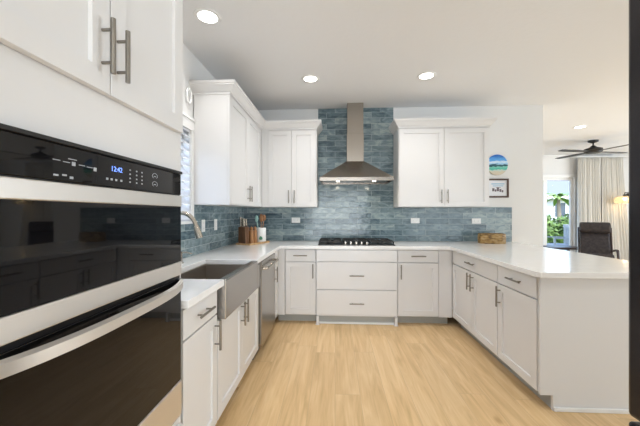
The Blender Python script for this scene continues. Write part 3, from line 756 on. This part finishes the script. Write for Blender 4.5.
for (a1, a2, z0, z1) in ((-.22, .22, .958, .975), (-.30, .30, .963, .985), (-.22, .22, .985, .995), (-.1, .1, .995, 1.004)):
    n = 6
    for k in range(n):
        q = [a0 + a1 + (a2 - a1) * (k + j) / n for j in (0, 1)]
        vs = [b.verts.new((cx + r * math.cos(q[j]), cy + r * math.sin(q[j]), z)) for r, j, z in ((.0682, 0, z0), (.0682, 1, z0), (.0682, 1, z1), (.0682, 0, z1), (.0690, 0, z0), (.0690, 1, z0), (.0690, 1, z1), (.0690, 0, z1))]
        for f in ((0, 3, 2, 1), (4, 5, 6, 7), (0, 1, 5, 4), (1, 2, 6, 5), (2, 3, 7, 6), (3, 0, 4, 7)): b.faces.new([vs[i] for i in f])
obj('emblem', b, M['green'], t, label='green emblem')
def utensil(name, lab, m, ox, oy, tilt, L, head, grp=None):
    k = thing(name, lab, 'utensil', (cx + ox, cy + oy, .949), grp)
    p0 = Vector((cx + ox * .3, cy + oy * .3, .950)); d = Vector((tilt[0], tilt[1], 1)).normalized()
    b = NB(); tube(b, [p0, p0 + d * (L - .05)], .005, 8); obj('shaft', b, m, k, smooth=True)
    b = NB(); c = p0 + d * (L - .02)
    s = .026 if head == 'spoon' else .022
    bmesh.ops.create_uvsphere(b, u_segments=14, v_segments=10, radius=1)
    for v in b.verts:
        v.co = c + Vector((v.co.x * s, v.co.y * s * .35, v.co.z * (.04 if head == 'spoon' else .045)))
    obj('bowl' if head == 'spoon' else 'blade', b, m, k, smooth=True)
UG = 'utensils standing in the crock'
utensil('wooden_spoon', 'wooden spoon leaning to the back of the crock', M['spoonwood'], .01, .02, (-.02, .10), 0.315, 'spoon', UG)
utensil('wooden_spoon', 'wooden spoon leaning to the right in the crock', M['spoonwood'], .03, -.005, (.11, .02), 0.305, 'spoon', UG)
utensil('wooden_spoon', 'wooden spoon upright in front of the crock', M['spoonwood'], .012, -.02, (.03, -.05), 0.290, 'spoon', UG)
utensil('silicone_spatula', 'pale teal silicone spatula leaning left in the crock', M['teal'], -.03, -.015, (-.15, -.05), 0.295, 'blade', UG)

# rustic wood block on the right
t = thing('wooden_box', 'rustic golden wood box on the worktop against the right end of the tile', 'box', (1.96, 3.80, .9145))
m = mat('rustic_golden_wood', (.4, .25, .08), .5)
n_, l_, b_ = nodes(m)
tc = n_.new('ShaderNodeTexCoord'); mp = n_.new('ShaderNodeMapping'); mp.inputs['Scale'].default_value = (5, 12, 14); tx = n_.new('ShaderNodeTexNoise'); tx.inputs['Scale'].default_value = 3; tx.inputs['Detail'].default_value = 6
rp = n_.new('ShaderNodeValToRGB'); rp.color_ramp.elements[0].position = .35; rp.color_ramp.elements[1].position = .68
rp.color_ramp.elements[0].color = (.10, .055, .018, 1); rp.color_ramp.elements[1].color = (.46, .33, .17, 1); x_ = rp.color_ramp.elements.new(.5); x_.color = (.33, .19, .05, 1)
l_.new(tc.outputs['Object'], mp.inputs[0]); l_.new(mp.outputs[0], tx.inputs[0]); l_.new(tx.outputs[0], rp.inputs[0]); l_.new(rp.outputs[0], b_.inputs['Base Color'])
b = NB()
pts = []
for k in range(32):
    a = 2 * PI * k / 32
    ca, sa = math.cos(a), math.sin(a)
    sx_ = math.copysign(abs(ca) ** .45, ca); sy_ = math.copysign(abs(sa) ** .45, sa)
    pts.append((1.966 + .158 * sx_ + .006 * math.sin(3 * a), 3.84 + .075 * sy_ + .004 * math.sin(5 * a)))
def ringz(f, z): return [b.verts.new((1.966 + (x - 1.966) * f, 3.84 + (y - 3.84) * f, z)) for x, y in pts]
rs = [ringz(.96, .9145), ringz(1, .925), ringz(1.01, .99), ringz(.98, 1.035), ringz(.90, 1.038), ringz(.86, .95)]
b.faces.new(rs[0]); b.faces.new(rs[-1])
for a, c in zip(rs, rs[1:]):
    for k in range(32): b.faces.new((a[k], a[(k + 1) % 32], c[(k + 1) % 32], c[k]))
autosmooth(obj('box_body', b, m, t))
b = NB(); tube(b, [(1.966 - .12, 3.772, 1.03), (1.966 + .12, 3.772, 1.028)], .004, 8); obj('rim_edge', b, M['darkwood'], t)

# ------------------------------------------------------------------ pictures on the back wall
t = thing('round_plaque', 'round beach scene plaque on the wall right of the cabinets', 'wall art', (2.155, YB, 1.936))
m = mat('beach_scene', (.1, .4, .7), .4)
n_, l_, b_ = nodes(m)
tc = n_.new('ShaderNodeTexCoord'); s_ = n_.new('ShaderNodeSeparateXYZ'); l_.new(tc.outputs['Object'], s_.inputs[0])
tx = n_.new('ShaderNodeTexNoise'); tx.inputs['Scale'].default_value = 22; mpn = n_.new('ShaderNodeMapping'); mpn.inputs['Scale'].default_value = (1, 1, 2.5); l_.new(tc.outputs['Object'], mpn.inputs[0]); l_.new(mpn.outputs[0], tx.inputs[0])
ad = n_.new('ShaderNodeMath'); ad.operation = 'MULTIPLY_ADD'; ad.inputs[1].default_value = .055; l_.new(tx.outputs[0], ad.inputs[0]); l_.new(s_.outputs['Z'], ad.inputs[2])
mr = n_.new('ShaderNodeMapRange'); mr.inputs['From Min'].default_value = -.11; mr.inputs['From Max'].default_value = .165; l_.new(ad.outputs[0], mr.inputs[0])
rp = n_.new('ShaderNodeValToRGB'); e = rp.color_ramp.elements; rp.color_ramp.interpolation = 'EASE'
e[0].position = 0; e[0].color = (.6, .52, .4, 1); e[1].position = 1; e[1].color = (.01, .12, .5, 1)
for p, c in ((.16, (.62, .55, .42, 1)), (.22, (.5, .65, .6, 1)), (.30, (.06, .45, .33, 1)), (.38, (.2, .6, .5, 1)), (.43, (.01, .07, .09, 1)), (.50, (.01, .09, .14, 1)), (.55, (.35, .62, .85, 1)), (.64, (.7, .82, .92, 1)), (.72, (.1, .38, .8, 1))):
    x_ = e.new(p); x_.color = c
l_.new(mr.outputs[0], rp.inputs[0]); l_.new(rp.outputs[0], b_.inputs['Base Color'])
b = NB(); lathe(b, 2.155, 1.936, [(0, -.018), (.133, -.018), (.137, -.015), (.137, -.001), (0, -.001)], 40, 'y', YB); obj('painted_disc', b, m, t)
t = thing('picture_frame', 'small brown-framed beach picture below the round plaque', 'picture', (2.17, YB, 1.62))
fx0, fx1, fz0, fz1 = 2.02, 2.302, 1.500, 1.752
b = NB(); fw = .022
for q in ((fx0, fx1, fz0, fz0 + fw), (fx0, fx1, fz1 - fw, fz1), (fx0, fx0 + fw, fz0 + fw, fz1 - fw), (fx1 - fw, fx1, fz0 + fw, fz1 - fw)): box(b, q[0], q[1], YB - .022, YB - .001, q[2], q[3])
obj('frame', b, mat('brown_frame', (.09, .05, .035), .45), t, .002)
b = NB(); box(b, fx0 + fw, fx1 - fw, YB - .010, YB - .002, fz0 + fw, fz1 - fw)
m = mat('print_paper', (.78, .80, .84), .6)
pp = obj('print', b, m, t)
b = NB()
box(b, 2.08, 2.25, YB - .0108, YB - .0100, 1.675, 1.690); box(b, 2.10, 2.235, YB - .0108, YB - .0100, 1.650, 1.662)
obj('print_sky', b, mat('print_blue', (.35, .55, .72), .6), pp)
b = NB()
for x0, x1, z0, z1 in ((2.09, 2.12, 1.585, 1.625), (2.125, 2.145, 1.58, 1.61), (2.15, 2.18, 1.585, 1.632), (2.185, 2.21, 1.575, 1.615), (2.215, 2.235, 1.57, 1.60), (2.14, 2.20, 1.632, 1.638)): box(b, x0, x1, YB - .0108, YB - .0100, z0, z1)
obj('print_marks', b, mat('print_dark', (.16, .13, .15), .6), pp)

# ornament on the left wall above the window
b = NB(); pth = []
for i in range(25):
    a = 2 * PI * i / 24; pth.append((XL + .022, 2.492 + .038 * math.sin(a), 2.30 + .062 * math.cos(a)))
tube(b, pth, .010, 10, cap=False)
bmesh.ops.remove_doubles(b, verts=b.verts[:], dist=.0005)
tag(obj('wall_ornament', b, M['trim'], smooth=True), 'small white oval ornament on the left wall above the sink window', 'ornament')

# ------------------------------------------------------------------ recessed ceiling lights
def downlight(x, y, label, power):
    t = thing('ceiling_light', label, 'ceiling light', (x, y, CE), 'recessed ceiling lights')
    b = NB(); lathe(b, x, y, [(.068, -.001), (.068, -.007), (.092, -.006), (.096, -.001)], 32, base=CE); bmesh.ops.contextual_create if False else None
    autosmooth(obj('trim_ring', b, M['trim'], t))
    b = NB(); lathe(b, x, y, [(0, -.001), (.0675, -.001), (.0675, -.005), (0, -.005)], 32, base=CE); obj('diffuser', b, M['diffuser'], t)
    light('downlight', 'AREA', (x, y, CE - .012), (0, 0, 0), power, (1, .975, .95), .13, shape='DISK', spread=R(125))
KP = 5.0
downlight(-.925, 2.115, 'recessed ceiling light nearest the camera above the sink run', KP)
downlight(-.261, 3.149, 'recessed ceiling light up left of the range hood', KP)
downlight(.949, 3.141, 'recessed ceiling light up right of the range hood', KP)
downlight(4.053, 5.134, 'recessed ceiling light beyond the kitchen before the ceiling fan', 10)
downlight(.949, 1.0, 'unseen ceiling light added to brighten the walkway by the peninsula end', KP)  # added out of view to light cabinet fronts, counter and floor
downlight(.0, -.8, 'added unseen ceiling light over the camera', KP)  # out of view, added as fill for the kitchen
downlight(0, -2, 'added unseen ceiling light at the rear', KP)  # extra fill lamp added behind the camera, never in view

# ------------------------------------------------------------------ refrigerator
t = thing('refrigerator', 'tall dark refrigerator at the right edge of the view', 'refrigerator', (1.18, .39, 0))
b = NB(); box(b, .862, 1.60, -.055, .856, .03, 1.93); obj('fridge_body', b, M['black'], t, .004)
b = NB(); box(b, .80, .860, .400, .858, .742, 1.93); d1 = obj('fridge_door', b, M['fridge'], t, .010)
b = NB(); box(b, .80, .860, -.055, .394, .742, 1.93); d2 = obj('fridge_door', b, M['fridge'], t, .010)
b = NB(); box(b, .80, .860, -.055, .858, .06, .728); d3 = obj('freezer_drawer', b, M['fridge'], t, .010)
for dd, y in ((d1, .43), (d2, .365)):
    b = NB(); tube(b, [(.80, y, .86), (.755, y, .87), (.755, y, 1.72), (.80, y, 1.73)], .010, 10); autosmooth(obj('handle', b, M['steel'], dd))
b = NB(); tube(b, [(.80, .06, .66), (.755, .06, .66), (.755, .735, .66), (.80, .735, .66)], .010, 10); autosmooth(obj('handle', b, M['steel'], d3))
b = NB()
for x in (.90, 1.55):
    for y in (.0, .79): box(b, x, x + .03, y, y + .03, 0, .03)
obj('foot', b, M['black'], t)

# ------------------------------------------------------------------ living area
# ceiling fan
FX, FY = 5.08, 6.12
t = thing('ceiling_fan', 'black ceiling fan with grey blades over the living area', 'ceiling fan', (FX, FY, CE))
b = NB(); lathe(b, FX, FY, [(0, 0), (.085, 0), (.08, -.03), (.03, -.05), (.015, -.055), (0, -.055)], 24, base=CE - .0005); autosmooth(obj('canopy', b, M['fan'], t))
b = NB(); tube(b, [(FX, FY, CE - .05), (FX, FY, 2.60)], .013, 10); autosmooth(obj('downrod', b, M['fan'], t))
b = NB(); lathe(b, FX, FY, [(0, .12), (.03, .12), (.06, .09), (.14, .06), (.15, .02), (.13, -.02), (.07, -.03), (0, -.03)], 28, base=2.50); autosmooth(obj('motor_housing', b, M['fan'], t))
for a in (-78, 12, 102, 192):
    b = NB()
    prof = [(.10, -.035), (.22, -.055), (.70, -.065), (.76, -.045), (.76, .045), (.70, .06), (.22, .05), (.10, .03)]
    prism(b, prof, 'z', -.004, .004)
    bmesh.ops.rotate(b, verts=b.verts[:], cent=(0, 0, 0), matrix=Matrix.Rotation(R(5), 3, 'X'))
    bmesh.ops.rotate(b, verts=b.verts[:], cent=(0, 0, 0), matrix=Matrix.Rotation(R(a), 3, 'Z'))
    bmesh.ops.translate(b, verts=b.verts[:], vec=(FX, FY, 2.505))
    obj('blade', b, M['blade'], t)
# curtains
def curtain(x0, x1, label, seed, flare=0):
    b = NB(); rnd = random.Random(seed); nx, nz = 150, 26; fold = []
    ph = rnd.random() * 6
    rows = []
    for j in range(nz + 1):
        s = j / nz; z = .02 + s * 2.60
        row = []
        for i in range(nx + 1):
            u = i / nx; wdt = (x1 - x0)
            spread = flare * (1 - s) ** 1.3
            x = x0 + u * (wdt + spread)
            amp = .030 + .02 * (1 - s)
            y = 7.42 + amp * math.sin(u * 2 * PI * 9 + ph + .6 * math.sin(u * 7 + 2 * (1 - s))) + .012 * math.sin(u * 2 * PI * 21 + 2 * ph)
            if s > .93: y += .01 * math.sin(u * 2 * PI * 30)
            row.append((x, y, z))
        rows.append(row)
    fr = [[b.verts.new(p) for p in r] for r in rows]
    for j in range(nz):
        for i in range(nx): b.faces.new((fr[j][i], fr[j][i + 1], fr[j + 1][i + 1], fr[j + 1][i]))
    o = obj('curtain', b, M['curtain'], smooth=True, loc=((x0 + x1) / 2, 7.42, 0))
    so = o.modifiers.new('thickness', 'SOLIDIFY'); so.thickness = .004
    return tag(o, label, 'curtain', 'cream curtains on the far wall')
curtain(5.83, 6.32, 'cream pleated curtain panel next to the patio door', 3, .03)
curtain(6.34, 6.82, 'cream pleated curtain panel next to the lamp', 5, .22)
b = NB(); tube(b, [(5.78, 7.42, 2.64), (6.98, 7.42, 2.64)], .012, 10)
for x in (5.79, 6.97): box(b, x - .01, x + .01, 7.42, 7.598, 2.63, 2.65)
tag(obj('curtain_rod', b, M['trim']), 'white curtain rod along the top of the cream curtains', 'curtain rod')
# armchair with headrest
t = thing('lounge_chair', 'dark cushioned lounge chair with headrest in front of the curtains', 'chair', (5.45, 6.35, 0))
ca = R(-36)
def chairpart(name, fn, m, bev=0, smooth=False):
    b = NB(); fn(b)
    bmesh.ops.rotate(b, verts=b.verts[:], cent=(0, 0, 0), matrix=Matrix.Rotation(ca, 3, 'Z'))
    bmesh.ops.translate(b, verts=b.verts[:], vec=(5.33, 6.35, 0))
    return obj(name, b, m, t, bev, smooth)
def cush(prof, hw):
    def f(b):
        prism(b, prof, 'x', -hw, hw)
    return f
# profiles in (y,z): front is -y
chairpart('seat_cushion', cush([(-.36, .40), (-.38, .46), (-.30, .50), (.12, .42), (.20, .44), (.14, .33), (0, .32)], .235), M['fabric'], .03)
chairpart('backrest_cushion', cush([(.10, .40), (.16, .46), (.36, .92), (.45, .90), (.28, .42), (.18, .34)], .235), M['fabric'], .03)
chairpart('headrest', cush([(.27, .87), (.235, .93), (.26, 1.05), (.33, 1.10), (.42, 1.09), (.47, 1.02), (.43, .88)], .245), M['fabric'], .03)
for s in (-1, 1):
    def side(b, s=s):
        tube(b, [(s * .275, .35, .02), (s * .275, -.30, .02), (s * .275, -.42, .08), (s * .275, -.45, .25), (s * .275, -.43, .48), (s * .275, -.36, .58), (s * .275, -.1, .56), (s * .275, .22, .52)], .022, 8)
    chairpart('arm_frame', side, M['chairwood'], 0, True)
    def bk(b, s=s):
        tube(b, [(s * .255, -.40, .36), (s * .255, .1, .30), (s * .255, .22, .36), (s * .255, .45, .98)], .018, 8)
    chairpart('seat_frame', bk, M['chairwood'], 0, True)
# low dark table
t = thing('coffee_table', 'low dark table standing by the patio door', 'table', (5.2, 7.0, 0))
b = NB(); box(b, 4.8, 5.52, 6.85, 7.3, .48, .53); obj('table_top', b, M['chairwood'], t, .004)
for x in (4.84, 5.44):
    for y in (6.88, 7.23):
        b = NB(); box(b, x, x + .04, y, y + .04, 0, .48); obj('leg', b, M['chairwood'], t)
# wall lamp
t = thing('wall_lamp', 'glowing amber glass lamp on a dark arm right of the curtains', 'lamp', (7.15, 7.6, 1.6))
b = NB(); lathe(b, 7.12, 1.72, [(0, -.02), (.055, -.02), (.06, 0), (0, 0)], 20, 'y', 7.6 - .001); obj('back_plate', b, M['brass'], t)
LX, LY, LZ = 6.62, 7.14, 1.60
b = NB(); tube(b, [(7.12, 7.58, 1.72), (7.08, 7.40, 1.76), (6.95, 7.24, 1.78), (LX, LY, 1.76), (LX, LY, 1.72)], .009, 8); autosmooth(obj('arm', b, M['brass'], t))
b = NB(); lathe(b, LX, LY, [(0, .0), (.03, 0), (.034, -.05), (0, -.05)], 16, base=1.72); autosmooth(obj('socket', b, M['brass'], t))
b = NB(); lathe(b, LX, LY, [(.032, 1.69), (.16, 1.66), (.185, 1.60), (.17, 1.52), (.166, 1.52), (.18, 1.60), (.156, 1.655), (.032, 1.684)], 28); autosmooth(obj('lamp_shade', b, M['shade'], t))
b = NB(); bmesh.ops.create_uvsphere(b, u_segments=16, v_segments=10, radius=.035); bmesh.ops.translate(b, verts=b.verts[:], vec=(LX, LY, 1.62)); obj('bulb', b, M['bulb'], t, smooth=True)
light('lamp_glow', 'POINT', (LX, LY, 1.55), (0, 0, 0), 2, (1, .72, .4))
# potted plant behind chair (dry stems at right)

# ------------------------------------------------------------------ outside
b = NB(); box(b, -12, 40, 10.2, 60, -.14, -.04); o = struct('floor_lawn', b, M['lawn'], 'lawn beyond the patio', cat='lawn')
b = NB(); box(b, 2, 14, 7.81, 10.2, -.12, -.03); struct('floor_patio', b, M['paver'], 'paved patio outside the glass door', cat='patio')
# neighbour house
t = thing('neighbour_house', 'pale grey house with shingled roof beyond the hedge', 'house', (24, 34, 0))
b = NB(); box(b, 14, 34, 30, 38, 0, 2.7); obj('house_wall', b, M['house'], t)
b = NB(); prism(b, [(29.3, 2.7), (29.3, 2.9), (34, 5.3), (38.7, 2.9), (38.7, 2.7)], 'x', 13.4, 34.6); obj('roof', b, M['roof'], t)
b = NB(); box(b, 13.3, 34.7, 29.24, 29.29, 2.62, 2.98); obj('fascia', b, M['trim'], t)
for x in (19.4, 21.3, 23.0, 25.2, 28.5):
    b = NB(); box(b, x, x + 1.0, 29.96, 29.995, .9, 2.3); wf = obj('window', b, M['hwin'], t)
    b = NB()
    for q in ((x - .08, x, .82, 2.38), (x + 1, x + 1.08, .82, 2.38), (x, x + 1, .82, .9), (x, x + 1, 2.3, 2.38), (x + .47, x + .53, .9, 2.3)): box(b, q[0], q[1], 29.93, 29.96, q[2], q[3])
    obj('window_frame', b, M['trim'], wf)
# hedge shrubs
def blob(b, c, r, seed, n=260, leaf=.09):
    rnd = random.Random(seed)
    for _ in range(n):
        d = Vector((rnd.gauss(0, 1), rnd.gauss(0, 1), rnd.gauss(0, 1))).normalized()
        k = rnd.uniform(.55, 1.0)
        p = Vector(c) + Vector((d.x * r[0], d.y * r[1], d.z * r[2])) * k
        if p.z < .02: p.z = .02 + rnd.random() * .2
        u = Vector((rnd.gauss(0, 1), rnd.gauss(0, 1), rnd.gauss(0, 1))).normalized(); w_ = d.cross(u).normalized()
        u = w_.cross(d).normalized() + d * .6
        s = leaf * rnd.uniform(.7, 1.4)
        b.faces.new([b.verts.new(p + q) for q in (u * s, w_ * s * .45, -u * s, -w_ * s * .45)])
hp = [(7.6, 11.2), (8.5, 11.35), (9.4, 11.2), (10.3, 11.4), (11.2, 11.2)]
hl = ['leafy green shrub at the left end of the hedge', 'leafy green shrub second along the hedge', 'leafy green shrub in the middle of the hedge', 'leafy green shrub second from the right end of the hedge', 'leafy green shrub at the right end of the hedge']
for i, (x, y) in enumerate(hp):
    t = thing('garden_shrub', hl[i], 'shrub', (x, y, -.04), 'shrubs along the patio')
    b = NB(); blob(b, (x, y, .62), (.42, .42, .66), i, 1100, .075); obj('foliage', b, M['foliage'], t)
    b = NB(); tube(b, [(x, y, -.04), (x, y, .5)], .04, 6); obj('stem', b, M['trunk'], t)
t = thing('palm_tree', 'small palm tree in front of the neighbouring house', 'palm', (13.0, 18.0, -.04))
b = NB(); tube(b, [(13.0, 18.0, -.04), (13.05, 18.0, 1.2), (13.0, 18.0, 2.2)], [.13, .1, .08], 8); obj('trunk', b, M['trunk'], t, smooth=True)
b = NB(); rnd = random.Random(4)
for k in range(22):
    a = 2 * PI * k / 22 + rnd.random() * .2; el = rnd.uniform(-.1, 1.1); L = rnd.uniform(.9, 1.25)
    prev = None
    for s in range(7):
        q = s / 6; r = L * q
        p = Vector((13.0 + math.cos(a) * r * math.cos(el * .6), 18.0 + math.sin(a) * r * math.cos(el * .6), 2.2 + math.sin(el) * r - .55 * q * q * L))
        wd = .12 * math.sin(PI * (q * .85 + .12)); sd = Vector((-math.sin(a), math.cos(a), 0)) * wd
        cur = (b.verts.new(p - sd - Vector((0, 0, .05 * q))), b.verts.new(p), b.verts.new(p + sd - Vector((0, 0, .05 * q))))
        if prev:
            b.faces.new((prev[0], prev[1], cur[1], cur[0])); b.faces.new((prev[1], prev[2], cur[2], cur[1]))
        prev = cur
obj('fronds', b, M['palm'], t)
# patio chairs
def patio_chair(x, y, a, label):
    t = thing('patio_chair', label, 'chair', (x, y, -.03), 'patio chairs outside the glass door')
    def place(b):
        bmesh.ops.rotate(b, verts=b.verts[:], cent=(0, 0, 0), matrix=Matrix.Rotation(a, 3, 'Z')); bmesh.ops.translate(b, verts=b.verts[:], vec=(x, y, -.03))
    b = NB(); box(b, -.27, .27, -.26, .26, .38, .43); place(b); obj('seat', b, M['patio'], t, .01)
    b = NB()
    for k in range(7): box(b, -.25 + k * .075, -.20 + k * .075, .24, .27, .43, .92)
    box(b, -.27, .27, .235, .275, .90, .96); place(b); obj('backrest', b, M['patio'], t)
    for sx_ in (-.25, .21):
        for sy_ in (-.25, .21):
            b = NB(); box(b, sx_, sx_ + .04, sy_, sy_ + .04, 0, .38); place(b); obj('leg', b, M['patio'], t)
    b = NB()
    for s in (-.27, .23): box(b, s, s + .04, -.25, .25, .60, .63); box(b, s, s + .04, -.25, -.21, .43, .60)
    place(b); obj('armrest', b, M['patio'], t)
patio_chair(7.62, 9.7, R(15), 'blue-grey slatted patio chair in front of the hedge')
patio_chair(6.45, 8.9, R(-100), 'blue-grey slatted patio chair close to the door glass')
